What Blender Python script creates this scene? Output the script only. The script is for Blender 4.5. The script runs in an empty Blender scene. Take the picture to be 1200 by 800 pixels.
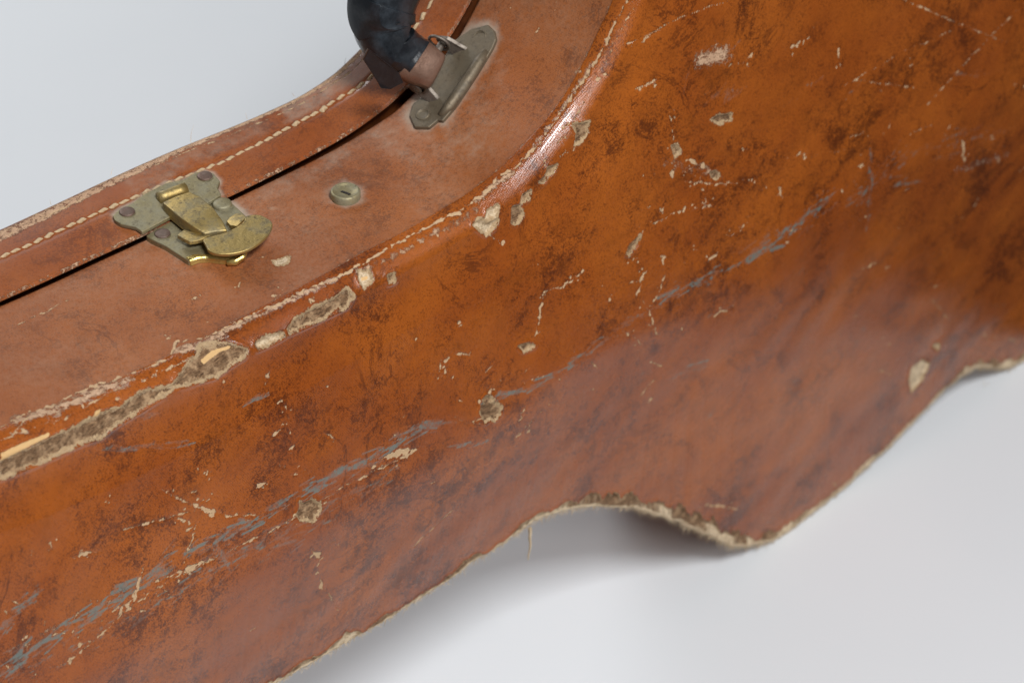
import bpy, bmesh, math, random
import numpy as np
from mathutils import Vector, Matrix, noise as mnoise

random.seed(7); rng = np.random.default_rng(7)
scene = bpy.context.scene
MM = 0.001

# ------------------------------------------------------------------ camera, light
ELEV, AZ, DIST = math.radians(39), math.radians(44), 1000.0      # mm
GROUND = -224.0                                                  # height of the table in case units
def camera_frame():
    p = np.array([0, -math.cos(ELEV), math.sin(ELEV)]) * DIST
    f = -p / DIST; r = np.array([1., 0, 0]); u = np.cross(r, f)
    return p, f, r, u
CP, CF, CR, CU = camera_frame()
LV = np.array([math.cos(AZ), math.sin(AZ), 0.])                  # along the case
DV = np.array([math.sin(AZ), -math.cos(AZ), 0.])                 # out of the arched panel
cam = bpy.data.cameras.new('camera'); co = bpy.data.objects.new('camera', cam)
scene.collection.objects.link(co); scene.camera = co
co.location = (CP - np.array([0, 0, GROUND])) * MM
co.rotation_euler = (math.pi / 2 - ELEV, 0, 0)
cam.lens = 90; cam.sensor_width = 36; cam.clip_start = 0.01; cam.clip_end = 60
cam.dof.use_dof = True; cam.dof.focus_distance = 0.925; cam.dof.aperture_fstop = 15.0

w = bpy.data.worlds.new('World'); scene.world = w; w.use_nodes = True
w.node_tree.nodes['Background'].inputs[0].default_value = (0.90, 0.95, 1.0, 1)
w.node_tree.nodes['Background'].inputs[1].default_value = 0.065
scene.view_settings.view_transform = 'Standard'; scene.view_settings.look = 'None'
scene.view_settings.exposure = 0.13; scene.view_settings.gamma = 1

def area(name, loc, aim, size, power, col=(1, 1, 1)):
    l = bpy.data.lights.new(name, 'AREA'); l.shape = 'RECTANGLE'; l.size, l.size_y = size
    l.energy = power; l.color = col
    o = bpy.data.objects.new(name, l); scene.collection.objects.link(o)
    o.location = loc; d = Vector(aim) - Vector(loc)
    o.rotation_euler = d.to_track_quat('-Z', 'Y').to_euler()
    return o
area('backdrop_fill', (-0.85, 1.15, 0.95), (-.4, .5, 0), (0.6, 0.5), 9.5, (.97, .985, 1))  # added fill lamp, brightens the paper behind the case
area('softbox_front', (0.44, -1.00, 1.84), (0.05, 0, .12), (0.42, 0.42), 36, (.97, .985, 1))
area('strip_light', (1.08, -1.20, 1.10), (0.03, 0, .28), (1.1, 0.28), 11, (1, .99, .98))

# ------------------------------------------------------------------ outline curves
# outline of the case seen square on to the arched panel: u, s, n  (mm)
TK = np.array([
 (0, -540, -16), (1, -520, 80), (2, -440, 138), (3, -340, 125), (4, -280, 98), (5, -229, 83), (5.5, -192, 77),
 (6, -157, 73.5), (6.5, -123, 72), (7, -84, 71.5), (7.6, -43, 70.5), (8, -18, 71), (8.5, 0, 74), (9, 18, 81), (9.6, 36, 92),
 (10, 49, 105), (10.5, 60, 120), (11, 67, 134), (12, 90, 165), (13, 140, 190), (14, 250, 200), (15, 330, 197), (16, 400, 185),
 (17, 470, 140), (18, 510, 60), (19, 525, -16)], float)
BK = np.array([
 (0, -540, -16), (1, -520, -120), (2, -440, -212), (3, -350, -205), (4, -280, -150), (5, -229, -112), (6, -160, -99),
 (6.6, -129, -98), (7, -94, -101), (7.6, -62, -104), (8, -30, -104), (8.5, -5, -103.5), (9, 14, -103.5), (9.3, 28, -107), (9.7, 51, -119),
 (10, 76, -136), (10.5, 102, -160), (11, 126, -184), (11.5, 146, -207), (12, 171, -220.5), (12.5, 196, -222.5), (13, 228, -220), (13.5, 254, -215),
 (14, 275, -210), (14.5, 299, -202), (14.8, 313, -199), (15.1, 330, -201), (15.4, 345, -211), (15.7, 360, -220), (16, 376, -223), (16.5, 410, -223), (17, 470, -190), (18, 515, -100), (19, 525, -16)], float)
US = np.linspace(0, 19, 3801)
def smooth(a, k):
    g = np.exp(-np.linspace(-2, 2, 2 * k + 1) ** 2); g /= g.sum()
    p = np.concatenate([2 * a[0] - a[k:0:-1], a, 2 * a[-1] - a[-2:-k - 2:-1]])
    return np.convolve(p, g, 'valid')
def curve(K, k=60):
    return np.stack([smooth(np.interp(US, K[:, 0], K[:, i]), k) for i in (1, 2)], 1)
TC = curve(TK); BC = curve(BK)
def normals(C, sgn):
    g = np.gradient(C, axis=0); g /= np.linalg.norm(g, axis=1)[:, None] + 1e-9
    return np.stack([-g[:, 1], g[:, 0]], 1) * sgn
TN = normals(TC, 1); BN = normals(BC, -1)
def at_u(A, u): return np.stack([np.interp(u, US, A[:, i]) for i in range(A.shape[1])], -1)
R0 = 9.0; OFF = R0 * (1 - 1 / math.sqrt(2))                       # rolled edge radius; side wall stands OFF outside TC

def rim_sn(u, off):                                               # point on the side wall, off mm above it
    n = at_u(TN, u); n = n / np.linalg.norm(n, axis=-1, keepdims=True)
    return at_u(TC, u) + n * (np.asarray(off)[..., None] + OFF), n

def ray(px, py):                                                  # photograph pixel (1200 x 800) -> ray in case units
    k = 400. / DIST / 1200
    return CF + (px - 600) * k * CR + (400 - py) * k * CU
_uw = np.linspace(4.3, 13, 900)
def rim_at(px, py, off=0.0):                                      # where the line of sight meets the side wall raised by off
    d = ray(px, py); P, _ = rim_sn(_uw, np.full(_uw.shape, off))
    D = np.linspace(0, -150, 301)
    t = (D - CP @ DV) / (d @ DV)
    Q = CP[None] + t[:, None] * d[None]; s, n = Q @ LV, Q[:, 2]
    sd = n - np.interp(s, P[:, 0], P[:, 1])
    i = np.where((sd[:-1] > 0) != (sd[1:] > 0))[0]
    i = int(i[0]) if len(i) else int(np.argmin(abs(sd)))
    j = min(i + 1, 300); f = sd[i] / (sd[i] - sd[j] + 1e-9) if j != i else 0
    ss = s[i] + (s[j] - s[i]) * f
    return float(np.interp(ss, P[:, 0], _uw)), float(D[i] + (D[j] - D[i]) * f)
def plane_at(px, py, D):
    d = ray(px, py); t = (D - CP @ DV) / (d @ DV); Q = CP + t * d
    return np.array([Q @ LV, D, Q[2]])
def loc(s, D, n):                                                 # case units -> local metres of the case's own frame
    return np.stack([np.asarray(s), -np.asarray(D), np.asarray(n) - GROUND], -1) * MM
def rim_loc(u, D, off):
    p, n = rim_sn(np.asarray(u, float), np.asarray(off, float)); return loc(p[..., 0], D, p[..., 1])
def to_px(v):                                                     # local metres -> photograph pixel
    s, D, n = v[:, 0] / MM, -v[:, 1] / MM, v[:, 2] / MM + GROUND
    W = s[:, None] * LV + D[:, None] * DV; W[:, 2] += n
    q = W - CP; z = q @ CF; k = 400. / DIST / 1200
    return np.stack([600 + (q @ CR) / z / k, 400 - (q @ CU) / z / k], 1)

# ------------------------------------------------------------------ node helpers
class NT:
    def __init__(s, name):
        s.m = bpy.data.materials.new(name); s.m.use_nodes = True; s.t = s.m.node_tree
        s.b = s.t.nodes['Principled BSDF']; s.oc = s.n('ShaderNodeTexCoord').outputs['Object']
    def n(s, k, **kw):
        x = s.t.nodes.new(k)
        for a, b in kw.items(): setattr(x, a, b)
        return x
    def put(s, sock, v):
        if isinstance(v, bpy.types.NodeSocket): s.t.links.new(v, sock)
        elif isinstance(v, tuple) and len(v) == 3 and sock.type == 'RGBA': sock.default_value = (*v, 1)
        else: sock.default_value = v
    def noise(s, scale, detail=4, rough=.55, vec=None, dist=0.):
        x = s.n('ShaderNodeTexNoise'); s.put(x.inputs['Vector'], vec or s.oc)
        x.inputs['Scale'].default_value = scale; x.inputs['Detail'].default_value = detail
        x.inputs['Roughness'].default_value = rough; x.inputs['Distortion'].default_value = dist
        return x.outputs['Fac']
    def math(s, op, a, b=0., c=0., clamp=False):
        x = s.n('ShaderNodeMath', operation=op, use_clamp=clamp)
        s.put(x.inputs[0], a); s.put(x.inputs[1], b)
        if op in ('MULTIPLY_ADD',): s.put(x.inputs[2], c)
        return x.outputs[0]
    def step(s, v, lo, hi, a=0., b=1.):
        x = s.n('ShaderNodeMapRange', interpolation_type='SMOOTHSTEP'); s.put(x.inputs[0], v)
        for i, q in zip((1, 2, 3, 4), (lo, hi, a, b)): s.put(x.inputs[i], q)
        return x.outputs[0]
    def mix(s, f, a, b):
        x = s.n('ShaderNodeMix', data_type='RGBA'); s.put(x.inputs[0], f); s.put(x.inputs[6], a); s.put(x.inputs[7], b)
        return x.outputs[2]
    def attr(s, name): return s.n('ShaderNodeAttribute', attribute_name=name).outputs['Fac']
    def scaled(s, v, rot=(0, 0, 0)):
        x = s.n('ShaderNodeMapping'); s.put(x.inputs['Vector'], s.oc); x.inputs['Scale'].default_value = v
        x.inputs['Rotation'].default_value = rot; return x.outputs[0]
    def bump(s, h, strength, dist, nrm=None):
        x = s.n('ShaderNodeBump'); s.put(x.inputs['Height'], h); x.inputs['Strength'].default_value = strength
        x.inputs['Distance'].default_value = dist
        if nrm: s.put(x.inputs['Normal'], nrm)
        return x.outputs[0]
    def out(s, col, rough, metal=0., nrm=None, spec=.5):
        s.put(s.b.inputs['Base Color'], col); s.put(s.b.inputs['Roughness'], rough)
        s.put(s.b.inputs['Metallic'], metal); s.put(s.b.inputs['Specular IOR Level'], spec)
        if nrm: s.put(s.b.inputs['Normal'], nrm)
        return s.m

TAN = (0.60, 0.42, 0.24)
def leather(name, base, base2, dark, dust, dustcol=(0.40, 0.25, 0.165), rough=.27, weave=.26, coat=.16, fine_=.35):
    t = NT(name)
    big = t.noise(14, 5, .6); col = t.mix(t.step(big, .35, .65), base, base2)
    patch = t.noise(11, 3, .6, dist=.6)
    m1 = t.noise(34, 10, .72, dist=.5); m2 = t.noise(150, 6, .8); m3 = t.noise(750, 3, .85)
    k = t.math('ADD', t.math('MULTIPLY', m1, .50), t.math('MULTIPLY', m2, .34))
    k = t.math('ADD', k, t.math('MULTIPLY', m3, .26))
    k = t.math('ADD', k, t.math('MULTIPLY', patch, .26))
    f = t.step(k, .695, .785)
    col = t.mix(t.math('MULTIPLY', f, .64), col, dark)
    sp = t.step(t.math('ADD', t.noise(1500, 3, .85), t.math('MULTIPLY', k, .9)), 1.10, 1.22)
    col = t.mix(t.math('MULTIPLY', sp, .55), col, dark)
    f2 = t.step(t.noise(60, 9, .75), .50, .72)
    col = t.mix(t.math('MULTIPLY', f2, .40), col, tuple(c * .45 for c in base))
    veins = t.math('ABSOLUTE', t.math('SUBTRACT', t.noise(26, 9, .62, dist=1.2), .5))
    vm = t.math('MULTIPLY', t.step(veins, .018, .002), t.step(t.noise(17, 3), .48, .62))
    col = t.mix(t.math('MULTIPLY', vm, .6), col, dark)
    # dust film
    dn = t.math('MULTIPLY', t.step(t.noise(20, 6, .6), .25, .8), dust)
    fine = t.noise(500, 4, .7)
    col = t.mix(t.math('MULTIPLY', dn, t.step(fine, .2, .7)), col, dustcol)
    # hairline scuffs
    sc = t.noise(1.0, 5, .7, vec=t.scaled((30, 30, 700), (0, .55, 0)))
    hs = t.math('MULTIPLY', t.step(sc, .69, .74), t.step(t.noise(30, 3), .5, .6))
    col = t.mix(t.math('MULTIPLY', hs, .35), col, (0.45, 0.30, 0.2))
    # scuffs of blue-grey paint
    st = t.noise(1.0, 6, .75, vec=t.scaled((110, 140, 430), (0, -.12, 0)))
    bl = t.attr('blue'); hz = t.math('MULTIPLY', t.step(t.math('ADD', t.math('MULTIPLY', bl, .5), t.noise(45, 7, .7)), .74, 1.05), t.step(bl, .02, .2))
    col = t.mix(t.math('MULTIPLY', hz, .30), col, (0.20, 0.17, 0.15))
    bm = t.step(t.math('ADD', t.math('MULTIPLY', bl, .34), st), .72, .86)
    bm = t.math('MULTIPLY', t.math('MULTIPLY', bm, t.step(bl, .02, .12)), t.step(t.math('ADD', t.noise(120, 8, .8), t.math('MULTIPLY', t.noise(600, 3, .8), .4)), .60, .72))
    col = t.mix(t.math('MULTIPLY', bm, .74), col, (0.120, 0.165, 0.150))
    # soil round the fittings
    gr = t.attr('soil'); gm = t.step(t.math('ADD', gr, t.math('MULTIPLY', t.math('SUBTRACT', t.noise(160, 6, .7), .5), .9)), .15, 1.0)
    col = t.mix(t.math('MULTIPLY', gm, .75), col, (0.38, 0.33, 0.26))
    # rubbed areas
    ru = t.attr('rub'); rn = t.math('ADD', t.math('MULTIPLY', t.noise(380, 8, .85), 1.7), -.35)
    rm = t.math('MULTIPLY', t.step(t.math('ADD', ru, rn), .88, .98), t.step(ru, .02, .1))
    col = t.mix(rm, col, t.mix(t.noise(90, 4), (0.66, 0.44, 0.28), (0.48, 0.27, 0.16)))
    # thin cuts
    n1 = t.math('MULTIPLY', t.math('SUBTRACT', t.noise(700, 5, .75), .5), 1.5)
    n0 = t.math('MULTIPLY', t.math('SUBTRACT', t.noise(210, 4, .7), .44), 2.6)
    th = t.math('ADD', t.math('ADD', t.attr('thin'), n1), n0); tm = t.math('MULTIPLY', t.step(th, .16, -.12), t.step(t.attr('thin'), 1.1, .6))
    col = t.mix(tm, col, t.mix(t.noise(600, 3), (0.66, 0.45, 0.26), (0.50, 0.31, 0.17)))
    # deep chips: pale ragged border, brown fibre board inside
    n2 = t.math('ADD', t.math('MULTIPLY', t.math('SUBTRACT', t.noise(320, 7, .8), .5), 4.2), t.math('MULTIPLY', t.math('SUBTRACT', t.noise(1300, 3, .8), .5), 2.0))
    dp = t.math('ADD', t.attr('deep'), n2)
    bw = t.math('MULTIPLY', t.math('SUBTRACT', t.noise(130, 5, .7), .5), 4.2)
    border = t.step(t.math('ADD', dp, bw), .80, .62); inner = t.step(t.math('ADD', dp, t.math('MULTIPLY', n2, .35)), .10, -.5)
    fib = t.noise(1.0, 8, .8, vec=t.scaled((500, 1500, 1700), (0, .5, 0))); fib2 = t.noise(260, 5, .7)
    fc = t.mix(t.step(fib, .38, .66), (0.075, 0.038, 0.018), (0.34, 0.195, 0.100))
    fc = t.mix(t.step(fib2, .45, .7), fc, (0.46, 0.295, 0.165))
    fc = t.mix(t.step(t.attr('pale'), .5, .9), fc, t.mix(t.step(t.noise(330, 7, .8), .36, .56), (0.36, 0.245, 0.14), (0.74, 0.58, 0.39)))
    wd = t.math('ADD', t.attr('wood'), t.math('MULTIPLY', n1, .7))
    col = t.mix(border, col, t.mix(t.noise(800, 3), (0.64, 0.46, 0.27), (0.33, 0.20, 0.10)))
    col = t.mix(inner, col, fc)
    wm = t.step(wd, .1, -.15)
    col = t.mix(wm, col, t.mix(fib, (0.70, 0.40, 0.15), (0.78, 0.53, 0.27)))
    bare = t.math('MAXIMUM', t.math('MAXIMUM', border, t.math('MULTIPLY', tm, .9)), t.math('MULTIPLY', rm, .8))
    bare = t.math('MAXIMUM', bare, wm)
    ro = t.math('ADD', rough, t.math('MULTIPLY', t.math('SUBTRACT', t.noise(70, 6, .7), .5), .28))
    ro = t.math('ADD', ro, t.math('MULTIPLY', dn, .35))
    ro = t.math('ADD', ro, t.math('MULTIPLY', gm, .3))
    rr = t.n('ShaderNodeMix', data_type='FLOAT'); t.put(rr.inputs[0], bare); t.put(rr.inputs[2], ro); rr.inputs[3].default_value = .92
    # cloth weave pressed through the finish
    w1 = t.n('ShaderNodeTexWave', wave_type='BANDS', bands_direction='X'); t.put(w1.inputs['Vector'], t.scaled((1, 1, 1), (0, .5, 0)))
    w2 = t.n('ShaderNodeTexWave', wave_type='BANDS', bands_direction='Z'); t.put(w2.inputs['Vector'], t.scaled((1, .8, 1), (.5, .5, 0)))
    for w_ in (w1, w2): w_.inputs['Scale'].default_value = 420; w_.inputs['Distortion'].default_value = 1.5; w_.inputs['Detail Scale'].default_value = 40
    wv = t.math('MULTIPLY', w1.outputs['Fac'], w2.outputs['Fac'])
    nb = t.bump(t.math('MULTIPLY', wv, t.math('SUBTRACT', 1., bare)), weave, .00018)
    nb = t.bump(t.noise(1100, 4, .7), .30, .00025 * fine_, nb)
    nb = t.bump(t.noise(55, 5, .5), .18, .0012, nb)
    nb = t.bump(t.math('MULTIPLY', fib, bare), .9, .0009, nb)
    t.put(t.b.inputs['Coat Weight'], t.math('MULTIPLY', t.math('SUBTRACT', 1., bare), t.math('MULTIPLY_ADD', t.attr('gloss'), .84, coat))); t.b.inputs['Coat Roughness'].default_value = .11
    t.put(t.b.inputs['Coat Normal'], nb)
    return t.out(col, rr.outputs[0], 0., nb, .24)

M = {}
M['panel'] = leather('finish_arched_panel', (0.335, 0.086, 0.011), (0.245, 0.056, 0.008), (0.055, 0.012, 0.004), .02)
M['side'] = leather('finish_side_wall', (0.295, 0.090, 0.024), (0.240, 0.070, 0.020), (0.115, 0.034, 0.012), .42, rough=.46, weave=.15, coat=.0, fine_=1.)
M['band'] = leather('finish_lid_band', (0.300, 0.082, 0.016), (0.250, 0.062, 0.013), (0.12, 0.030, 0.010), .22, rough=.38, weave=.05, coat=.15)

def metal(name, c1, c2, c3, rough=.4, met=.85, sc=120):
    t = NT(name); a = t.noise(sc, 8, .7); b = t.noise(sc * 4, 5, .7)
    col = t.mix(t.step(a, .4, .62), c1, c2); col = t.mix(t.step(b, .5, .75), col, c3)
    ro = t.math('ADD', rough, t.math('MULTIPLY', a, .3))
    me = t.math('SUBTRACT', met, t.math('MULTIPLY', t.step(a, .4, .62), .35))
    nb = t.bump(t.noise(1.0, 4, .6, vec=t.scaled((900, 200, 500))), .25, .0002)
    nb = t.bump(t.noise(260, 6, .7), .55, .0005, nb)
    return t.out(col, ro, me, nb)
M['brass'] = metal('aged_brass', (0.46, 0.33, 0.12), (0.26, 0.21, 0.11), (0.10, 0.068, 0.03), .36)
M['brass_plate'] = metal('tarnished_brass', (0.30, 0.25, 0.135), (0.25, 0.225, 0.145), (0.12, 0.09, 0.045), .40, .7)
M['bright_brass'] = metal('bright_brass', (0.72, 0.56, 0.20), (0.55, 0.42, 0.14), (0.32, 0.22, 0.07), .16, 1.)
M['rivet'] = metal('dull_copper', (0.17, 0.105, 0.08), (0.13, 0.09, 0.07), (0.22, 0.15, 0.12), .42, .7)
M['bracket'] = metal('soiled_steel', (0.155, 0.120, 0.078), (0.115, 0.092, 0.060), (0.060, 0.042, 0.026), .42, .55)
M['cap'] = metal('worn_copper_plate', (0.27, 0.165, 0.12), (0.20, 0.12, 0.085), (0.12, 0.065, 0.045), .28, .8)
M['steel'] = metal('lug_steel', (0.26, 0.225, 0.19), (0.16, 0.13, 0.105), (0.08, 0.06, 0.05), .42, 1.)
def tape():
    t = NT('black_tape'); a = t.noise(90, 6, .7)
    col = t.mix(t.step(a, .45, .75), (0.009, 0.011, 0.014), (0.028, 0.035, 0.043))
    nb = t.bump(t.noise(1.0, 4, .6, vec=t.scaled((300, 60, 90))), .35, .0008)
    nb = t.bump(t.noise(1500, 2), .2, .0001, nb)
    return t.out(col, t.math('ADD', .20, t.math('MULTIPLY', a, .25)), 0., nb, .5)
M['tape'] = tape()
def plain(name, c1, c2, sc, rough=.8, bump=.3, bd=.0003):
    t = NT(name); a = t.noise(sc, 5, .7)
    return t.out(t.mix(t.step(a, .35, .65), c1, c2), rough, 0., t.bump(a, bump, bd))
M['thread'] = plain('waxed_thread', (0.54, 0.40, 0.24), (0.33, 0.22, 0.12), 400)
M['fibre'] = plain('loose_fibre', (0.68, 0.54, 0.37), (0.46, 0.34, 0.21), 300)
M['dark'] = plain('dark_inside', (0.012, 0.009, 0.007), (0.02, 0.014, 0.01), 300)
def paper():
    t = NT('seamless_paper'); a = t.noise(6, 4, .5); b = t.noise(700, 3, .6)
    sm = t.step(t.noise(38, 6, .65), .68, .8)
    col = t.mix(t.step(a, .3, .7), (0.660, 0.682, 0.702), (0.676, 0.694, 0.712))
    col = t.mix(t.math('MULTIPLY', sm, .06), col, (0.5, 0.5, 0.52))
    return t.out(col, .55, 0., t.bump(b, .06, .0002), .3)
M['paper'] = paper()
M['floor'] = plain('dark_floor', (0.03, 0.03, 0.032), (0.045, 0.045, 0.045), 8, .7, .1)

# ------------------------------------------------------------------ object helpers
C = scene.collection
case = bpy.data.objects.new('instrument_case', None); C.objects.link(case)
case.rotation_euler = (0, 0, AZ); case.empty_display_size = .1
case['label'] = 'worn orange-brown arched instrument case with brass latch and taped black handle, standing on its side'
case['category'] = 'instrument case'
def link(o, parent):
    C.objects.link(o); o.parent = parent; return o
def mesh_np(name, V, F, mat, parent, attrs=None, smooth_=True):
    me = bpy.data.meshes.new(name); nv = len(V); nf, k = F.shape
    me.vertices.add(nv); me.vertices.foreach_set('co', np.ascontiguousarray(V, dtype=np.float32).ravel())
    me.loops.add(nf * k); me.loops.foreach_set('vertex_index', F.astype(np.int32).ravel())
    me.polygons.add(nf); me.polygons.foreach_set('loop_start', np.arange(nf, dtype=np.int32) * k)
    me.update(calc_edges=True)
    if smooth_: me.polygons.foreach_set('use_smooth', np.ones(nf, bool))
    for an, av in (attrs or {}).items():
        at = me.attributes.new(an, 'FLOAT', 'POINT'); at.data.foreach_set('value', av.astype(np.float32))
    me.materials.append(mat); return link(bpy.data.objects.new(name, me), parent)
def grid_faces(nu, nv, close=False):
    i = np.arange(nu if close else nu - 1)[:, None]; j = np.arange(nv - 1)[None]
    a = i * nv + j; b = ((i + 1) % nu) * nv + j
    return np.stack([a, a + 1, b + 1, b], -1).reshape(-1, 4)
def bm_obj(name, bm, mat, parent, bevel=0., smooth_=True, seg=2):
    bmesh.ops.recalc_face_normals(bm, faces=bm.faces)
    me = bpy.data.meshes.new(name); bm.to_mesh(me); bm.free(); me.materials.append(mat)
    if smooth_:
        for p in me.polygons: p.use_smooth = True
    o = link(bpy.data.objects.new(name, me), parent)
    if bevel:
        md = o.modifiers.new('bevel', 'BEVEL'); md.width = bevel * MM; md.segments = seg; md.limit_method = 'ANGLE'
        md.angle_limit = math.radians(35)
        if smooth_: md.harden_normals = True
    return o
def vnoise(P, sc, seed=0.):
    return np.array([mnoise.noise(Vector((p[0] * sc + seed, p[1] * sc, p[2] * sc if len(p) > 2 else 0))) for p in P])

# ------------------------------------------------------------------ wear marks (measured on the photograph, laid on the surface in mm)
DEEP = [ # ragged holes down to the board
 [(0,541),(30,528),(60,512),(85,503),(108,490),(118,484),(140,478),(160,462),(172,458),(190,455),(203,453),(215,434),(226,420),(237,406),(255,404),(272,403),(290,410),(286,417),(270,428),(253,440),(230,447),(205,454),(190,463),(168,478),(135,498),(118,511),(100,517),(70,530),(42,543),(0,559)],
 [(300,403),(312,394),(333,390),(334,394),(321,401),(302,408)],
 [(337,384),(345,375),(363,363),(382,354),(407,339),(413,347),(407,358),(384,370),(358,382),(340,389)],
 [(421,317),(433,316),(437,328),(426,336),(420,327)],
 [(672,146),(689,145),(688,154),(681,166),(674,169),(676,156)],
 [(640,206),(643,197),(652,194),(650,201),(643,207)], [(633,212),(637,208),(640,212),(636,216)],
 [(611,237),(613,228),(621,225),(618,234)], [(601,262),(601,243),(610,241),(612,252),(606,263)],
 [(569,256),(572,248),(583,241),(581,254)], [(555,264),(564,257),(572,263),(583,258),(580,267),(570,274)],
 [(734,297),(738,288),(750,277),(748,287),(738,298)], [(454,322),(463,321),(463,329),(456,331)],
 [(834,141),(840,136),(857,134),(857,141),(842,145)], [(787,171),(792,170),(796,178),(791,184)], [(832,203),(839,200),(843,206),(836,210)],
 [(563,484),(565,475),(569,474),(566,469),(569,465),(575,465),(578,469),(575,473),(582,472),(587,478),(586,486),(579,492),(575,490),(569,494),(566,489)], [(348,602),(352,595),(351,588),(357,590),(366,585),(374,590),(376,597),(370,604),(368,610),(360,606),(352,609)],
 [(608,406),(620,402),(626,406),(614,411)],
 [(1068,432),(1080,422),(1088,426),(1079,448),(1068,458),(1066,444)], [(1093,404),(1100,402),(1099,410)], [(320,307),(330,303),(340,300),(334,309),(325,311)],
]
PALE = {1, 3, 10, 9, 19, 20, 21}
WOOD = [[(0,540),(30,525),(58,511),(57,507),(25,519),(0,531)], [(236,421),(250,409),(268,404),(275,406),(258,413),(240,426)], [(424,324),(433,322),(433,328),(425,329)], [(108,489),(112,482),(118,480),(117,487)]]
# strokes: half width (px), points
THIN = [
 (1.3,[(0,502),(18,490),(35,482),(62,475),(100,456),(125,447),(145,442),(160,435),(190,423),(200,418),(206,400),(240,396),(272,380),(310,362),(328,356),(360,338),(391,326),(400,322),(432,305),(460,288),(490,272),(520,256),(540,246),(565,229),(573,220),(585,206),(598,200),(625,176),(640,157),(650,143),(665,120),(682,96),(700,70),(716,38),(730,10),(736,-6)]),
 (0.8,[(0,517),(20,507),(50,497),(80,488),(105,472),(130,460),(160,448),(198,432),(240,412),(270,398)]),
 (0.6,[(36,484),(18,505)]), (0.7,[(700,98),(718,52),(733,26),(750,-5)]), (.5,[(660,150),(672,140),(684,120)]),
 (1.0,[(115,507),(118,518),(113,520)]), (1.0,[(570,272),(586,285)]), (1.2,[(672,168),(673,176)]),
 (1.0,[(637,342),(660,336),(680,321)]), (1.0,[(637,342),(632,375),(627,394)]), (1.1,[(188,573),(215,588),(240,597),(270,604),(300,603)]), (.5,[(146,621),(180,611),(220,600)]),
 (1.0,[(86,653),(100,648),(118,646)]), (1.4,[(168,665),(158,700),(142,712),(138,722)]), (1.3,[(182,682),(205,672),(240,658)]), (.8,[(80,775),(120,742),(150,712),(200,678),(250,655),(320,620),(400,572),(440,552),(490,527)]),
 (2.2,[(52,765),(56,760)]), (1.8,[(60,745),(72,738)]), (1.4,[(86,730),(90,718)]), (2.,[(448,538),(466,531),(490,526)]), (1.3,[(545,499),(565,489)]), (1.6,[(568,466),(575,458)]),
 (1.,[(330,470),(338,485),(341,510)]), (1.8,[(339,527),(345,522)]), (1.3,[(305,440),(312,443),(316,436)]), (1.6,[(366,645),(375,655),(372,662),(378,690)]), (.9,[(385,695),(390,706)]), (1.,[(394,712),(397,714)]),
 (.45,[(485,640),(530,598)]), (.8,[(515,436),(518,422)]),
 (1.1,[(850,80),(870,74),(887,60)]), (1.3,[(745,105),(758,100),(770,92)]), (.7,[(740,55),(755,46),(774,36)]), (.45,[(735,52),(800,20),(870,-5)]),
 (.9,[(785,132),(789,150),(791,175)]), (1.4,[(791,176),(800,184),(812,190),(830,198)]), (1.8,[(787,200),(788,211)]), (1.2,[(800,200),(812,204)]), (1.,[(803,213),(850,216),(885,209)]), (.9,[(765,263),(790,250),(815,243),(835,241)]), (.8,[(829,225),(825,240)]),
 (.9,[(780,235),(777,250)]), (.8,[(776,300),(778,320),(772,345),(766,355)]), (1.2,[(761,310),(752,325),(746,348)]), (1.2,[(754,353),(764,372),(768,385)]), (.7,[(760,380),(775,395)]), (1.7,[(835,371),(848,365),(862,356)]), (1.8,[(799,380),(799,385)]),
 (.9,[(920,187),(945,180)]), (.6,[(940,185),(1000,174)]), (.5,[(1000,94),(1070,102)]), (.4,[(1087,122),(1140,65),(1200,4)]), (.3,[(990,100),(1060,60),(1120,35)]), (.4,[(1060,0),(1110,22),(1180,50)]), (.8,[(980,55),(985,80)]), (.8,[(922,58),(950,45)]),
 (1.2,[(1128,165),(1130,190)]), (1.5,[(1005,196),(1014,194)]), (1.3,[(1168,190),(1172,190)]), (1.,[(865,270),(872,262)]), (1.3,[(1012,315),(1028,308)]), (2.,[(1035,315),(1043,312)]), (1.,[(1105,152),(1112,150)]), (1.2,[(910,218),(918,232)]), (1.5,[(830,306),(842,297)]),
 (1.2,[(1031,434),(1045,438)]), (1.8,[(1040,403),(1044,404)]), (1.3,[(1107,386),(1110,384)]), (1.,[(812,596),(840,593),(866,597)]), (1.6,[(892,604),(896,608)]), (1.4,[(975,566),(980,568)]), (.8,[(1140,390),(1200,402)]), (.6,[(1090,350),(1118,380)]),
 (1.5,[(220,352),(232,350)]), (1.6,[(304,302),(312,300)]), (1.,[(190,400),(200,396)]), (1.,[(236,376),(245,376)]), (1.4,[(317,347),(328,345)]), (1.7,[(364,351),(368,353)]), (2.,[(627,40),(632,33)]), (.7,[(275,336),(285,330)]), (1.1,[(648,8),(652,3)]), (1.,[(600,10),(604,6)]), (1.2,[(674,86),(680,84)]),
 (1.,[(506,279),(512,276)]), (1.,[(650,170),(662,160)]), (1.3,[(634,192),(638,188)]), (1.,[(702,88),(700,97)]), (1.1,[(656,183),(662,178)]), (.7,[(18,381),(60,362),(82,350)]),
]
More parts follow.
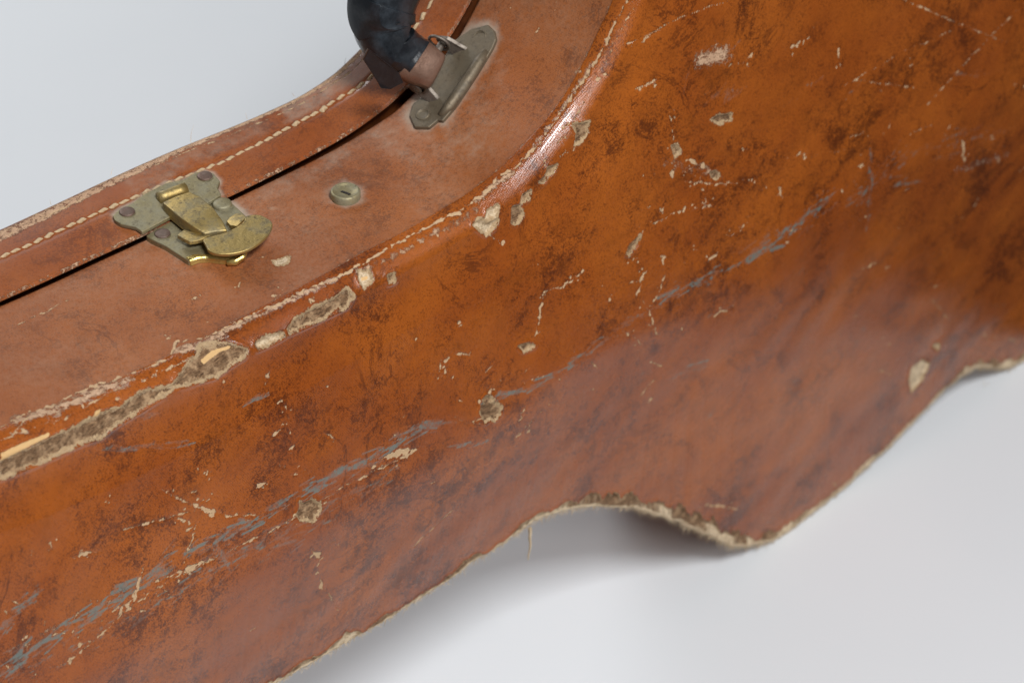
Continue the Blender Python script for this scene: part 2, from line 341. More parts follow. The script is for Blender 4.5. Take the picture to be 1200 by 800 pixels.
BLUE = [
 (9,1.0,[(0,790),(40,760),(100,725),(150,690),(200,660)]), (6,.9,[(200,655),(260,628),(330,592),(400,556)]), (7,1.0,[(355,573),(400,553),(440,535),(490,503),(525,497)]),
 (4,1.0,[(560,472),(620,455),(660,432),(704,403)]), (4,.75,[(535,524),(570,516)]), (3,.75,[(105,524),(160,524),(222,521)]), (4,.6,[(165,487),(185,485)]), (7,.85,[(0,735),(45,690)]),
 (6,.9,[(198,650),(206,640)]), (5,.9,[(780,350),(800,340),(838,322),(880,303),(920,273),(972,233)]), (7,.7,[(880,300),(975,232)]), (5,.7,[(1050,216),(1076,214)]), (3,.7,[(1020,172),(1018,283)]), (4,.7,[(785,440),(830,425)]), (5,.6,[(995,425),(1015,370)]),
 (4,.7,[(290,470),(310,460)]), (6,.6,[(700,400),(745,380)]), (6,.6,[(720,385),(790,350)]), (4,.6,[(860,60),(868,52)]), (15,.62,[(0,800),(120,740),(300,640),(480,545)]), (14,.6,[(1000,240),(1060,180),(1180,150)]),
 (6,.7,[(255,645),(262,660)]), (5,.7,[(305,635),(310,625)]),
]
RUB = [ (9,.50,[(20,492),(60,482),(100,465),(128,452),(150,445)]), (8,.52,[(208,412),(235,404),(262,392)]), (5,.5,[(262,388),(330,356),(395,326)]), (5,.5,[(560,236),(583,213),(600,203)]), (3.5,.42,[(614,186),(654,134),(694,74)]),
 (14,.50,[(822,70),(852,62)]), (9,.35,[(1120,200),(1180,180)]), (5,.42,[(420,320),(500,280),(560,246)]), (9,.35,[(780,190),(830,200)]), (10,.3,[(20,760),(100,715),(200,668)]), (6,.3,[(440,545),(500,520)]) ]
# random small marks, denser along the crown and over the far bout
for k in range(150):
    x = rng.uniform(0, 1200); crown = 770 - x * .52
    y = crown + rng.normal() * 60 + (rng.uniform(-120, 120) if x > 700 else 0)
    if y < 20 or y > 800: continue
    a = rng.normal() * .5 - .4 + (1.1 if rng.random() < .3 else 0); l = rng.exponential(7) + 1
    THIN.append((rng.choice([.3, .55, .8, 1.0], p=[.15, .4, .3, .15]), [(x, y), (x + l * math.cos(a), y + l * math.sin(a))]))
for k in range(40):
    x = rng.uniform(700, 1200); y = rng.uniform(60, 500)
    a = rng.normal() * .25 - .6; l = rng.uniform(8, 40)
    BLUE.append((rng.uniform(2, 4), rng.uniform(.35, .6), [(x, y), (x + l * math.cos(a), y + l * math.sin(a))]))

class Marks:
    """turns photographed marks into distances (mm) over the vertices of one surface"""
    def __init__(s, V, mask=None):
        s.V = V / MM; s.px = to_px(V); s.mask = mask
        sel = (s.px[:, 0] > -60) & (s.px[:, 0] < 1260) & (s.px[:, 1] > -60) & (s.px[:, 1] < 860)
        if mask is not None: sel &= mask
        s.idx = np.where(sel)[0]; c = np.floor((s.px[s.idx] + 60) / 16).astype(int); key = c[:, 0] * 60 + c[:, 1]
        o_ = np.argsort(key, kind='stable'); s.idx = s.idx[o_]; key = key[o_]; s.start = np.searchsorted(key, np.arange(84 * 60 + 1))
    def cells(s, x0, y0, x1, y1):
        a = np.clip(np.floor((np.array([x0, x1]) + 60) / 16).astype(int), 0, 82); b = np.clip(np.floor((np.array([y0, y1]) + 60) / 16).astype(int), 0, 58)
        L_ = [s.idx[s.start[i * 60 + b[0]]:s.start[i * 60 + b[1] + 1]] for i in range(a[0], a[1] + 1)]
        return np.concatenate(L_) if L_ else np.zeros(0, int)
    def lift(s, pts, tol=6.):
        out = []
        for q in pts:
            c = s.cells(q[0] - tol, q[1] - tol, q[0] + tol, q[1] + tol)
            if not len(c): return None
            d = ((s.px[c] - q) ** 2).sum(1); i = int(np.argmin(d))
            if d[i] > tol ** 2: return None
            out.append(s.V[c[i]])
        return np.array(out)
    def near(s, P, pad):
        q = to_px(np.asarray(P) * MM); m_ = pad * 4; c = s.cells(q[:, 0].min() - m_, q[:, 1].min() - m_, q[:, 0].max() + m_, q[:, 1].max() + m_)
        lo, hi = P.min(0) - pad, P.max(0) + pad; W = s.V[c]
        return c[((W > lo) & (W < hi)).all(1)]
    def stroke(s, P, pad=8., g=None):
        idx = s.near(P, pad); Q = s.V[idx]; best = np.full(len(Q), 1e3)
        if g is None: g = np.zeros(len(P))
        for A, B, ga, gb in zip(P[:-1], P[1:], g[:-1], g[1:]):
            ab = B - A; t = np.clip((Q - A) @ ab / (ab @ ab + 1e-9), 0, 1)
            best = np.minimum(best, np.linalg.norm(Q - A - t[:, None] * ab, axis=1) - (ga + (gb - ga) * t))
        return idx, best
    def poly(s, P, pad=4.):
        idx = s.near(P, pad); c = P.mean(0); _, _, vt = np.linalg.svd(P - c); Q = (s.V[idx] - c) @ vt[:2].T; W = (P - c) @ vt[:2].T
        best = np.full(len(Q), 1e3); ins = np.zeros(len(Q), bool)
        for A, B in zip(W, np.roll(W, -1, 0)):
            ab = B - A; t = np.clip((Q - A) @ ab / (ab @ ab + 1e-9), 0, 1)
            best = np.minimum(best, np.linalg.norm(Q - A - t[:, None] * ab, axis=1))
            c1 = (A[1] > Q[:, 1]) != (B[1] > Q[:, 1])
            ins ^= c1 & (Q[:, 0] < (B[0] - A[0]) * (Q[:, 1] - A[1]) / (B[1] - A[1] + 1e-12) + A[0])
        return idx, np.where(ins, -best, best)
def split_runs(mk, pts, step=12., jit=0.):
    """the parts of a stroke that lie on this surface, resampled"""
    pts = np.array(pts, float); seg = []
    for a, b in zip(pts[:-1], pts[1:]):
        k = max(1, int(np.linalg.norm(b - a) / step)); seg += [a + (b - a) * i / k + (rng.normal(size=2) * jit if i else 0) for i in range(k)]
    seg.append(pts[-1]); run, runs = [], []
    for q in seg:
        P = mk.lift([q], 3.0)
        if P is None:
            if len(run) > 1: runs.append(np.array(run))
            run = []
        else: run.append(P[0])
    if len(run) > 1: runs.append(np.array(run))
    return runs
def wear(V, mask=None):
    n = len(V); A = dict(deep=np.full(n, 5.), thin=np.full(n, 5.), wood=np.full(n, 5.), pale=np.zeros(n), gloss=np.zeros(n), blue=np.zeros(n), rub=np.zeros(n), soil=np.zeros(n))
    mk = Marks(V, mask)
    for i, pl in enumerate(DEEP):
        P = mk.lift(pl, 9.)
        if P is None: continue
        idx, d = mk.poly(P); A['deep'][idx] = np.minimum(A['deep'][idx], d)
        if i in PALE: A['pale'][idx[d < 2]] = 1
    for pl in WOOD:
        P = mk.lift(pl, 9.)
        if P is None: continue
        idx, d = mk.poly(P); A['wood'][idx] = np.minimum(A['wood'][idx], d)
    for hw, pts in THIN:
        for P in (split_runs(mk, pts, 3.5, .75) if hw > .5 else split_runs(mk, pts, 12., .3)):
            g = np.clip(rng.normal(size=len(P)) * .55 + .75, -.6, 2.) * hw; g[0] *= .3; g[-1] *= .3
            if hw > 1.15: g = g * 1.25
            if len(pts) > 9 and hw > .7: g = np.clip(g, .45, 2.3) * .85
            if hw <= .5: g = np.full(len(P), .5) + hw * .6
            idx, d = mk.stroke(P, g=g * .42); A['thin'][idx] = np.minimum(A['thin'][idx], d)
        if hw >= .8 and len(pts) < 12:                               # crumbs of bare board beside the cut
            L_ = sum(math.dist(a, b) for a, b in zip(pts[:-1], pts[1:]))
            for k in range(int(2 + L_ / 9)):
                j = rng.integers(len(pts) - 1); a, b = np.array(pts[j], float), np.array(pts[j + 1], float)
                q = a + (b - a) * rng.random() + rng.normal(size=2) * 4.5; P = mk.lift([q], 3.)
                if P is None: continue
                P = np.array([P[0], P[0] + rng.normal(size=3) * .4]); idx, d = mk.stroke(P, 4.); A['thin'][idx] = np.minimum(A['thin'][idx], d - abs(rng.normal()) * .35)
    for key, lst in (('blue', BLUE), ('rub', RUB)):
        for hw, k, pts in lst:
            if key == 'blue':                                          # a scuff is a bundle of short broken drags
                L_ = sum(math.dist(a, b) for a, b in zip(pts[:-1], pts[1:])); cum = np.cumsum([0] + [math.dist(a, b) for a, b in zip(pts[:-1], pts[1:])])
                for q_ in range(int(3 + L_ * (.10 + .035 * hw))):
                    f = rng.random() * L_; j = min(int(np.searchsorted(cum, f, 'right')) - 1, len(pts) - 2); a, b = np.array(pts[j], float), np.array(pts[j + 1], float)
                    dr = (b - a) / (np.linalg.norm(b - a) + 1e-6); nn_ = np.array([-dr[1], dr[0]]); an = rng.normal() * .14
                    d2 = dr * math.cos(an) + nn_ * math.sin(an); l_ = rng.uniform(3, 15); c_ = a + dr * (f - cum[j]) + nn_ * rng.normal() * hw * .62
                    P = mk.lift([c_ - d2 * l_, c_ + d2 * l_], 5.)
                    if P is None: continue
                    wd_ = rng.uniform(.35, .9) * (1.6 if rng.random() < .12 else 1); idx, d = mk.stroke(P, 5.); v = k * rng.uniform(.6, 1.35) * np.exp(-(d / wd_) ** 2); A[key][idx] = np.maximum(A[key][idx], v)
                k = k * .55
            for P in split_runs(mk, pts):
                idx, d = mk.stroke(P, hw * 1.0 + 4); v = k * np.exp(-(d / (hw * .42)) ** 2); A[key][idx] = np.maximum(A[key][idx], v)
    return A, mk

# ------------------------------------------------------------------ table
bm = bmesh.new(); bmesh.ops.create_cube(bm, size=1)
for v in bm.verts: v.co = Vector((-1.275 + v.co.x * 3.12, .85 + v.co.y * 3.4, -.02 + v.co.z * .04))
me = bpy.data.meshes.new('table_surface'); bm.to_mesh(me); bm.free(); me.materials.append(M['paper'])
tb = bpy.data.objects.new('table_surface', me); C.objects.link(tb)
bm = bmesh.new(); bmesh.ops.create_grid(bm, x_segments=4, y_segments=4, size=12)
for v in bm.verts: v.co.z = -.78
me = bpy.data.meshes.new('floor'); bm.to_mesh(me); bm.free(); me.materials.append(M['floor'])
fl = bpy.data.objects.new('floor', me); C.objects.link(fl); fl['kind'] = 'structure'; fl['label'] = 'dark studio floor below the table'
tb['kind'] = 'structure'; tb['label'] = 'plain pale grey seamless surface under and behind the case'

# ------------------------------------------------------------------ arched panel with its rolled edge
def u_samples(fine=.62):
    # dense where the photograph looks, coarse beyond
    u = [0.]
    while u[-1] < 19:
        b = at_u(BC, u[-1]); t = at_u(TC, u[-1]); du = .002
        b2 = at_u(BC, u[-1] + du); t2 = at_u(TC, u[-1] + du)
        sp = max(np.linalg.norm(b2 - b), np.linalg.norm(t2 - t)) / du
        st = fine if 4.5 < u[-1] < 16.2 else 6.
        u.append(u[-1] + st / max(sp, 20))
    u[-1] = 19.; return np.array(u)
U = u_samples(); NU = len(U)
T, TNu = at_u(TC, U), at_u(TN, U); B, BNu = at_u(BC, U), at_u(BN, U)
TNu /= np.linalg.norm(TNu, axis=1)[:, None]; BNu /= np.linalg.norm(BNu, axis=1)[:, None]
jag = vnoise(np.c_[B, np.zeros(NU)], .11, 3.) * 1.3 + vnoise(np.c_[B, np.zeros(NU)], .45, 9.) * .8
jag = jag * .7 + 1.5
Bj = B + BNu * jag[:, None]
rows = []                                                          # each: (s, D, n)
lap = R0 + .45
lapedge = 1.6 + vnoise(np.c_[T, np.zeros(NU)], .05) * .9 + vnoise(np.c_[T, np.zeros(NU)], .5) * .3
CcT = T - TNu * (R0 / math.sqrt(2)); Dc = -R0 / math.sqrt(2)
def row(P2, D): rows.append(np.stack([P2[:, 0], np.broadcast_to(D, (NU,)), P2[:, 1]], 1))
row(CcT + TNu * (R0 - .4), Dc - lapedge)
for f in np.linspace(1, 0, 9): row(CcT + TNu * (lap - (.35 if f == 1 else 0)), Dc - lapedge * f)
for ph in np.linspace(0, math.pi / 2, 23)[1:]:
    row(CcT + TNu * ((R0 + .45 * (1 - ph / 1.5708)) * math.cos(ph)), Dc + R0 * math.sin(ph))
D0 = Dc + R0
NF = 340; crown = 13 + 3 * np.clip((U - 6) / 7, 0, 1) + 0 * U
crown = np.where(U > 16, 15.5 * np.clip((19 - U) / 3, 0, 1) ** .5, crown); crown = np.where(U < 2, crown * (U / 2), crown)
RB = 1.0
lenc0 = np.linalg.norm(Bj - CcT, axis=1)
for t in np.linspace(0, 1, NF)[1:]:
    P2 = CcT + (Bj - BNu * RB - CcT) * t; x = abs(2 * t - 1)
    prof = 1 - ((x * x + .0016) ** .5 - .04) ** 1.18
    y = t * lenc0 / 22.; z_ = (1 - t) * lenc0 / 30.
    row(P2, D0 * (1 - t) + crown * prof * np.clip(y, 0, 1) ** .6)
for ph in np.linspace(0, math.pi / 2, 6)[1:]:
    row(Bj - BNu * RB + BNu * (RB * math.sin(ph)), -RB * (1 - math.cos(ph)))
row(Bj, -RB - 2.); row(Bj - BNu * .5, -RB - 4.); row(Bj - BNu * 3, -RB - 4.5)
G = np.stack(rows, 1)                                              # NU, NR, 3
NR = G.shape[1]
V = loc(G[..., 0], G[..., 1], G[..., 2]).reshape(-1, 3)
front = np.ones((NU, NR), bool); front[:, -3:] = False
A, MK = wear(V, front.ravel())
gl = np.zeros((NU, NR)); gl[:, 8:32] = 1; gl[:, 32:56] = np.clip(1 - np.arange(24) / 24, 0, 1)[None]; A['gloss'] = gl.ravel()   # the rolled edge is polished by handling
# frayed lower edge: width of the bare strip (mm) along the bottom
fx = np.array([-260, -129, -94, -62, -39, -15, 10, 25, 51, 76, 102, 126, 146, 171, 200, 228, 254, 299, 330, 374, 500]); fw = np.array([1.5, 1.2, 2.2, 1.0, 2.6, .8, 1.8, 2.2, 4.4, 5.4, 6.4, 7.0, 7.2, 5.2, 3.2, 2.0, 1.2, 1.4, 2.6, 3.0, 3.])
wid = np.interp(B[:, 0], fx, fw)
wn = vnoise(np.c_[B, np.zeros(NU)], .09, 20.) * 1.6 + vnoise(np.c_[B, np.zeros(NU)], .35, 40.) * .7
k0 = 1 + 9 + 22; tt = np.linspace(0, 1, NF)[1:]
faceD = np.full((NU, NR), 50.)
lenc = np.linalg.norm(Bj - CcT, axis=1)
faceD[:, k0:k0 + NF - 1] = lenc[:, None] * (1 - tt)[None] + RB
faceD[:, k0 + NF - 1:] = 0.
dd = faceD - ((wid * 1.05 + 3.1) * (1 + .5 * wn))[:, None]
A['deep'] = np.minimum(A['deep'], np.clip(dd, -3, 5).ravel())
pv = vnoise(np.c_[B, np.zeros(NU)], .06, 77.)[:, None] + .3 * vnoise(np.c_[B, np.zeros(NU)], .4, 7.)[:, None]
A['pale'] = np.maximum(A['pale'], ((faceD < 9) * np.where(faceD < 2.6 + 1.2 * pv, 1., np.clip(.66 + pv, 0, 1))).ravel())
# sink the chips, lift their torn lips, add gentle unevenness
Gv = V.reshape(NU, NR, 3); du = np.gradient(Gv, axis=0); dv = np.gradient(Gv, axis=1)
N = np.cross(dv, du); N /= np.linalg.norm(N, axis=2)[..., None] + 1e-12
if (N[NU // 2, NR // 2, 1]) > 0: N = -N
dp = A['deep'].reshape(NU, NR)
h = -1.15 * np.clip(.5 - dp / 1.2, 0, 1) * np.clip((faceD - 3) / 6, .35, 1) + .32 * np.exp(-((dp - 1.0) / .5) ** 2) - .12 * np.clip(.5 - A['thin'].reshape(NU, NR), 0, 1)
ug, vg = np.meshgrid(np.arange(NU), np.arange(NR), indexing='ij')
h += .25 * np.sin(Gv[..., 0] * 95 + 2 * np.sin(Gv[..., 2] * 60)) * np.sin(Gv[..., 2] * 120 + 1.7 * np.sin(Gv[..., 0] * 50 + 1)) * np.clip((vg - 34) / 30, 0, 1)
V = (Gv + N * h[..., None] * MM).reshape(-1, 3)
F = grid_faces(NU, NR)
panel = mesh_np('back_panel', V, F[:, ::-1], M['panel'], case, A)

# ------------------------------------------------------------------ measured lines on the side wall
SEAM = [(0,350),(85,311),(170,272),(265,230),(350,187),(390,166),(425,143),(475,102),(525,43),(550,0)]
LIDE = [(0,267),(100,220),(200,175),(300,135),(350,112),(400,78),(417,61)]
sw = [rim_at(x, y, 2.0) for x, y in SEAM]; lw = [rim_at(x, y, 2.0) for x, y in LIDE]
su, sD = np.array([a for a, b in sw]), np.array([b for a, b in sw]); lu, lD = np.array([a for a, b in lw]), np.array([b for a, b in lw])
print('seam', [(round(a, 2), round(b, 1)) for a, b in sw]); print('lid', [(round(a, 2), round(b, 1)) for a, b in lw])
def seamD(u): return np.interp(u, np.r_[0, su, 19], np.r_[sD[0], sD, sD[-1]])
def lidD(u): return np.interp(u, np.r_[0, lu, 19], np.r_[lD[0], lD, lD[-1]])
seamS = smooth(seamD(US), 90); lidS = smooth(lidD(US), 90)
seamD = lambda u: np.interp(u, US, seamS)
lidD = lambda u: np.interp(u, US, lidS)

# ------------------------------------------------------------------ side wall (a closed loop round the outline)
UF = U
NS = 112
rimR = []
for f in np.linspace(0, 1, NS):
    gw = np.interp(UF, [0, 7.2, 8, 8.5, 9.2, 10.5, 19], [1.0, 1.1, 1.8, 3.2, 2.8, 1.6, 1.0])
    D = (Dc - 1) + (seamD(UF) + gw - (Dc - 1)) * f
    x = np.clip((D - seamD(UF)) / 14, 0, 1)                        # dips slightly towards the lid
    gap = np.interp(UF, [0, 7.2, 8, 8.6, 9.2, 10.5, 19], [0, 0, .7, 1.6, 1.6, .9, 0])
    P2, _ = rim_sn(UF, -.1 - (1 - x) ** 2 * gap * .5 - .4 * (f > .995)); rimR.append(np.stack([P2[:, 0], D, P2[:, 1]], 1))
for a, b_ in ((.3, 1.2), (.6, 14.)):
    P2, _ = rim_sn(UF, np.full(NU, -b_)); rimR.append(np.stack([P2[:, 0], D - a * (b_ < 5) - .35 * (b_ > 5), P2[:, 1]], 1))
NS += 2
G2 = np.stack(rimR, 1); V2 = loc(G2[..., 0], G2[..., 1], G2[..., 2]).reshape(-1, 3)
A2, MK2 = wear(V2)
A2['rub'] = np.maximum(A2['rub'], (.34 * np.exp(-((G2[..., 1] - (Dc - lapedge)[:, None]) / 1.6) ** 2)).ravel())
def poly_px(pts, s=1., ox=0., oy=0.): return [(x / s + ox, y / s + oy) for x, y in pts]
LATCH_Z = 5.; LOX, LOY = 110, 180
UPPER = poly_px([(110,362),(150,322),(225,288),(290,238),(420,172),(520,152),(590,112),(650,100),(700,114),(740,160),(726,200),(746,238),(680,280),(440,372),(282,456),(245,430),(160,412),(120,388)], 5, LOX, LOY)
LOWER = poly_px([(305,480),(370,436),(440,400),(690,292),(745,262),(795,275),(900,372),(925,440),(905,520),(880,585),(820,620),(740,612),(640,600),(556,628),(520,605),(420,540),(330,498)], 5, LOX, LOY)
BROX, BRS = 390, 4.445
BRACK = poly_px([(640,205),(720,150),(805,128),(838,160),(848,205),(830,250),(815,275),(752,380),(640,550),(572,628),(545,625),(500,662),(425,660),(400,600),(415,540),(470,500),(520,420),(560,330),(600,260)], BRS, BROX, 0)
def soil(A, mk, pl, k, reach):
    P = mk.lift(pl, 25.)
    if P is None: return
    idx, d = mk.poly(P, reach * 3); v = k * np.exp(-(np.clip(d, 0, None) / reach) ** 1.2); A['soil'][idx] = np.maximum(A['soil'][idx], v)
soil(A2, MK2, LOWER, .9, 2.4); soil(A2, MK2, BRACK, .8, 4.); soil(A2, MK2, [(388,222),(405,212),(424,222),(424,236),(405,242),(388,236)], .6, 3.0)
soil(A2, MK2, [(440,150),(480,190),(560,170),(590,60),(540,90),(480,140)], .28, 12.); soil(A2, MK2, [(300,215),(430,150),(440,160),(310,232)], .35, 6.)
Gv = V2.reshape(NU, NS, 3)
V2 = V2.copy()
side = mesh_np('side_wall', V2, grid_faces(NU, NS), M['side'], case, A2)
# underside wall, coarse
UB = np.linspace(0, 19, 700); b, bn = at_u(BC, UB), at_u(BN, UB); bn /= np.linalg.norm(bn, axis=1)[:, None]
r = []
for D in (-5.5, -20, -40, -62, -78): r.append(np.stack([(b - bn * 1.2)[:, 0], np.full(700, D), (b - bn * 1.2)[:, 1]], 1))
G3 = np.stack(r, 1)
def fill(n, **k):
    d = dict(deep=np.full(n, 5.), thin=np.full(n, 5.), wood=np.full(n, 5.), pale=np.zeros(n), gloss=np.zeros(n), blue=np.zeros(n), rub=np.zeros(n), soil=np.zeros(n)); d.update(k); return d
mesh_np('under_wall', loc(G3[..., 0], G3[..., 1], G3[..., 2]).reshape(-1, 3), grid_faces(700, 5)[:, ::-1], M['side'], case, fill(3500))

# ------------------------------------------------------------------ lid: band, outer edge and flat panel
NBu = NU; prof = []
sd, ld = seamD(U), lidD(U)
gapu = np.interp(U, [0, 7.2, 8, 8.6, 9.2, 10.5, 19], [.5, .5, .9, 1.1, 1.1, .8, .5])
def lrow(D, off):
    P2, _ = rim_sn(U, off if np.ndim(off) else np.full(NU, off)); prof.append(np.stack([P2[:, 0], np.broadcast_to(D, (NU,)), P2[:, 1]], 1))
lrow(sd - 5, -14.); lrow(sd - 4.5, -.6); lrow(sd - .6, .35); lrow(sd, .75)
for a in np.linspace(0, 1, 5): lrow(sd - .8 * (1 - math.cos(a * 1.57)), .7 + 1.3 * math.sin(a * 1.57))
lip = len(prof)
for f in np.linspace(0, 1, 44)[1:]:
    D = (sd - .8) + (ld + 3.5 - sd + .8) * f
    groove = -.35 * np.exp(-((f - .57) / .035) ** 2) + .5 * math.sin(f * math.pi)
    lrow(D, 2.0 + groove)
for a in np.linspace(0, 1, 8)[1:]: lrow((ld + 3.5) - 6 * math.sin(a * 1.57), 2.0 - 5 * (1 - math.cos(a * 1.57)) )
lrow(ld - 3, -5.); lrow(ld - 3.2, -9.)
G4 = np.stack(prof, 1); NB = G4.shape[1]; V4 = loc(G4[..., 0], G4[..., 1], G4[..., 2]).reshape(-1, 3)
n4 = len(V4); A4 = fill(n4)
rb = np.zeros((NU, NB)); fD = (G4[..., 1] - ld[:, None])
lw = np.clip((7.4 - U) / 1.6, 0, 1)[:, None]
rb = (.58 - .08 * lw) * np.exp(-((fD - 1.5 - 3.5 * lw) / (2.2 + 2.2 * lw)) ** 4); rb[:, 3:9] = np.maximum(rb[:, 3:9], .36)
A4['rub'] = rb.ravel(); th = np.full((NU, NB), 5.)
lx = vnoise(np.c_[T, np.zeros(NU)], .08, 5.)
th = np.minimum(th, abs(fD - 5.2 - .8 * lx[:, None]) - .35); th = np.minimum(th, np.abs(fD - 1 - .8 * lx[:, None]) - .5)
A4['thin'] = th.ravel()
MK4 = Marks(V4); soil(A4, MK4, UPPER, .8, 1.6)
soil(A4, MK4, [(330,120),(400,75),(410,95),(340,140)], .5, 4.)
soil(A4, MK4, [(150,212),(300,140),(310,150),(160,225)], .35, 5.)
band = mesh_np('lid_band', V4, grid_faces(NU, NB), M['band'], case, A4)
# lower half of the lid band and its far face, coarse
r = []
for D, k in ((-70, .8), (-74, -.8), (-98, -.8), (-103, 1), (-105, 5)): r.append(np.stack([(b - bn * k)[:, 0], np.full(700, D), (b - bn * k)[:, 1]], 1))
G5 = np.stack(r, 1); mesh_np('lid_under_band', loc(G5[..., 0], G5[..., 1], G5[..., 2]).reshape(-1, 3), grid_faces(700, 5)[:, ::-1], M['band'], case, fill(3500))
tcU, _ = rim_sn(UB, np.full(700, -7.)); r = []
ldU = lidD(UB)
for f in np.linspace(0, 1, 14):
    p = tcU + (b - bn * 3 - tcU) * f; r.append(np.stack([p[:, 0], (ldU - 3) * (1 - f) - 105 * f - 8 * math.sin(f * math.pi), p[:, 1]], 1))
G6 = np.stack(r, 1); mesh_np('lid_panel', loc(G6[..., 0], G6[..., 1], G6[..., 2]).reshape(-1, 3), grid_faces(700, 14), M['band'], case, fill(9800))

# stitches
def bead(name, L, r, mat):
    bm = bmesh.new(); bmesh.ops.create_uvsphere(bm, u_segments=8, v_segments=7, radius=1)
    for v in bm.verts:
        x, y, z = v.co.z, v.co.x, v.co.y; k = (1 - abs(x) ** 2.5 * .4)
        v.co = Vector((x * L * .5, y * r * k + .45 * r * math.sin(x * 3), z * r * .8 * k)) * MM
    for f in bm.faces: f.smooth = True
    me = bpy.data.meshes.new(name); bm.to_mesh(me); bm.free(); me.materials.append(mat); return me
smesh = [bead('stitch', 4.3, .85, M['thread']), bead('stitch', 3.9, 1.25, M['thread']), bead('stitch', 4.6, .7, M['thread'])]
STP = [(0,302),(40,284),(85,263),(130,243),(200,214),(262,190),(300,171),(350,143),(400,114),(430,95)]
stq = [rim_at(x, y, 2.3) for x, y in STP]; stU = np.array([q[0] for q in stq]); stF = np.array([(q[1] - seamD(q[0])) / (lidD(q[0]) - seamD(q[0])) for q in stq])
print('stitch frac', stF.round(2))
uu = 4.9; us_ = []
while uu < 11.6:
    p = rim_sn(np.array([uu]), np.array([2.]))[0][0]; q = rim_sn(np.array([uu + .01]), np.array([2.]))[0][0]
    us_.append(uu); uu += .01 * (4.75 + random.uniform(-.4, .4)) / np.linalg.norm(q - p)
for i, u_ in enumerate(us_):
    fr = float(np.interp(u_, stU, stF)) if u_ < stU[-1] else float(np.interp(u_, [stU[-1], 10.5], [stF[-1], .52]))
    D = float(seamD(u_) + (lidD(u_) - seamD(u_)) * fr) + random.gauss(0, .12)
    Q = rim_loc(np.array([u_, u_ + .01]), np.array([D, D]), np.array([2.35, 2.35]) )
    o = bpy.data.objects.new('stitch', smesh[i % 3 if random.random() < .3 else 0]); link(o, band)
    o.location = Q[0]; d = Q[1] - Q[0]; ang = math.atan2(d[2], d[0])
    o.rotation_euler = Matrix.Rotation(-ang, 3, 'Y').to_euler()
    o.rotation_euler = (Matrix.Rotation(-ang, 3, 'Y') @ Matrix.Rotation(-.22 + random.gauss(0, .06), 3, 'Z')).to_euler()
    o.scale = (1, random.uniform(.85, 1.25), random.uniform(.8, 1.3))

# ------------------------------------------------------------------ fittings on the side wall
def plate(name, px, top, thick, mat, parent, bevel=.35, off_fn=None, n=None):
    """a cut sheet whose upper face lies 'top' mm above the side wall, outline from the photograph"""
    P = [rim_at(x, y, top) for x, y in px]; bm = bmesh.new(); hi, lo = [], []
    for i, (u_, D) in enumerate(P):
        t_ = top if off_fn is None else off_fn(i)
        hi.append(bm.verts.new(rim_loc(u_, D, t_))); lo.append(bm.verts.new(rim_loc(u_, D, t_ - thick)))
    bm.faces.new(hi); bm.faces.new(lo[::-1]); k = len(hi)
    for i in range(k): bm.faces.new([hi[i], lo[i], lo[(i + 1) % k], hi[(i + 1) % k]])
    return bm_obj(name, bm, mat, parent, bevel)
def loft(name, sections, mat, parent, bevel=0., closed=True, cap=True, smooth_=True):
    """sections: lists of local points"""
    bm = bmesh.new(); R = [[bm.verts.new(tuple(p)) for p in s] for s in sections]; k = len(R[0])
    for a, b_ in zip(R[:-1], R[1:]):
        for i in range(k if closed else k - 1): bm.faces.new([a[i], a[(i + 1) % k], b_[(i + 1) % k], b_[i]])
    if cap: bm.faces.new(R[0][::-1]); bm.faces.new(R[-1])
    return bm_obj(name, bm, mat, parent, bevel, smooth_)
def rp(px, py, off): u_, D = rim_at(px, py, off); return rim_loc(u_, D, off)
def frame_at(px, py, off):
    u_, D = rim_at(px, py, off); p, n = rim_sn(np.array(u_), np.array(float(off)))
    nrm = Vector((n[0], 0, n[1])).normalized(); tan = Vector((n[1], 0, -n[0])).normalized()
    return Vector(rim_loc(u_, D, off)), tan, nrm
def disc(name, px, py, off, r, h, mat, parent, dome=.5, slot=False, hollow=0.):
    p, tan, nrm = frame_at(px, py, off); y = Vector((0, 1, 0)); bm = bmesh.new(); ring = []
    prof_ = [(1, 0), (1, .55), (.93, .85), (.75, 1), (.4, 1 + dome * .2)] if not hollow else [(1, 0), (1, .8), (.9, 1), (.8, .95), (.74, 1 - hollow), (.3, 1 - hollow)]
    for f, z in prof_:
        ring.append([bm.verts.new(p + (tan * math.cos(a) + y * math.sin(a)) * r * f * MM + nrm * h * z * MM) for a in np.linspace(0, 2 * math.pi, 25)[:-1]])
    for a, b_ in zip(ring[:-1], ring[1:]):
        for i in range(24): bm.faces.new([a[i], a[(i + 1) % 24], b_[(i + 1) % 24], b_[i]])
    bm.faces.new(ring[-1]); return bm_obj(name, bm, mat, parent, 0)
def Z(pts, s=5, ox=LOX, oy=LOY): return poly_px(pts, s, ox, oy)

latch = plate('latch', LOWER, 2.2, 2.6, M['brass_plate'], case, .5)
hasp = plate('hasp_plate', UPPER, 4.2, 1.7, M['brass_plate'], latch, .45)
for x, y, o_ in ((195,345,4.1), (650,135,4.1)): disc('rivet', x / 5 + LOX, y / 5 + LOY, o_, 2.9, .8, M['rivet'], latch)
disc('rivet', 402 / 5 + LOX, 472 / 5 + LOY, 2.1, 2.9, .8, M['rivet'], latch)
disc('rivet', 752 / 5 + LOX, 305 / 5 + LOY, 2.1, 3.6, 1.6, M['brass_plate'], latch)
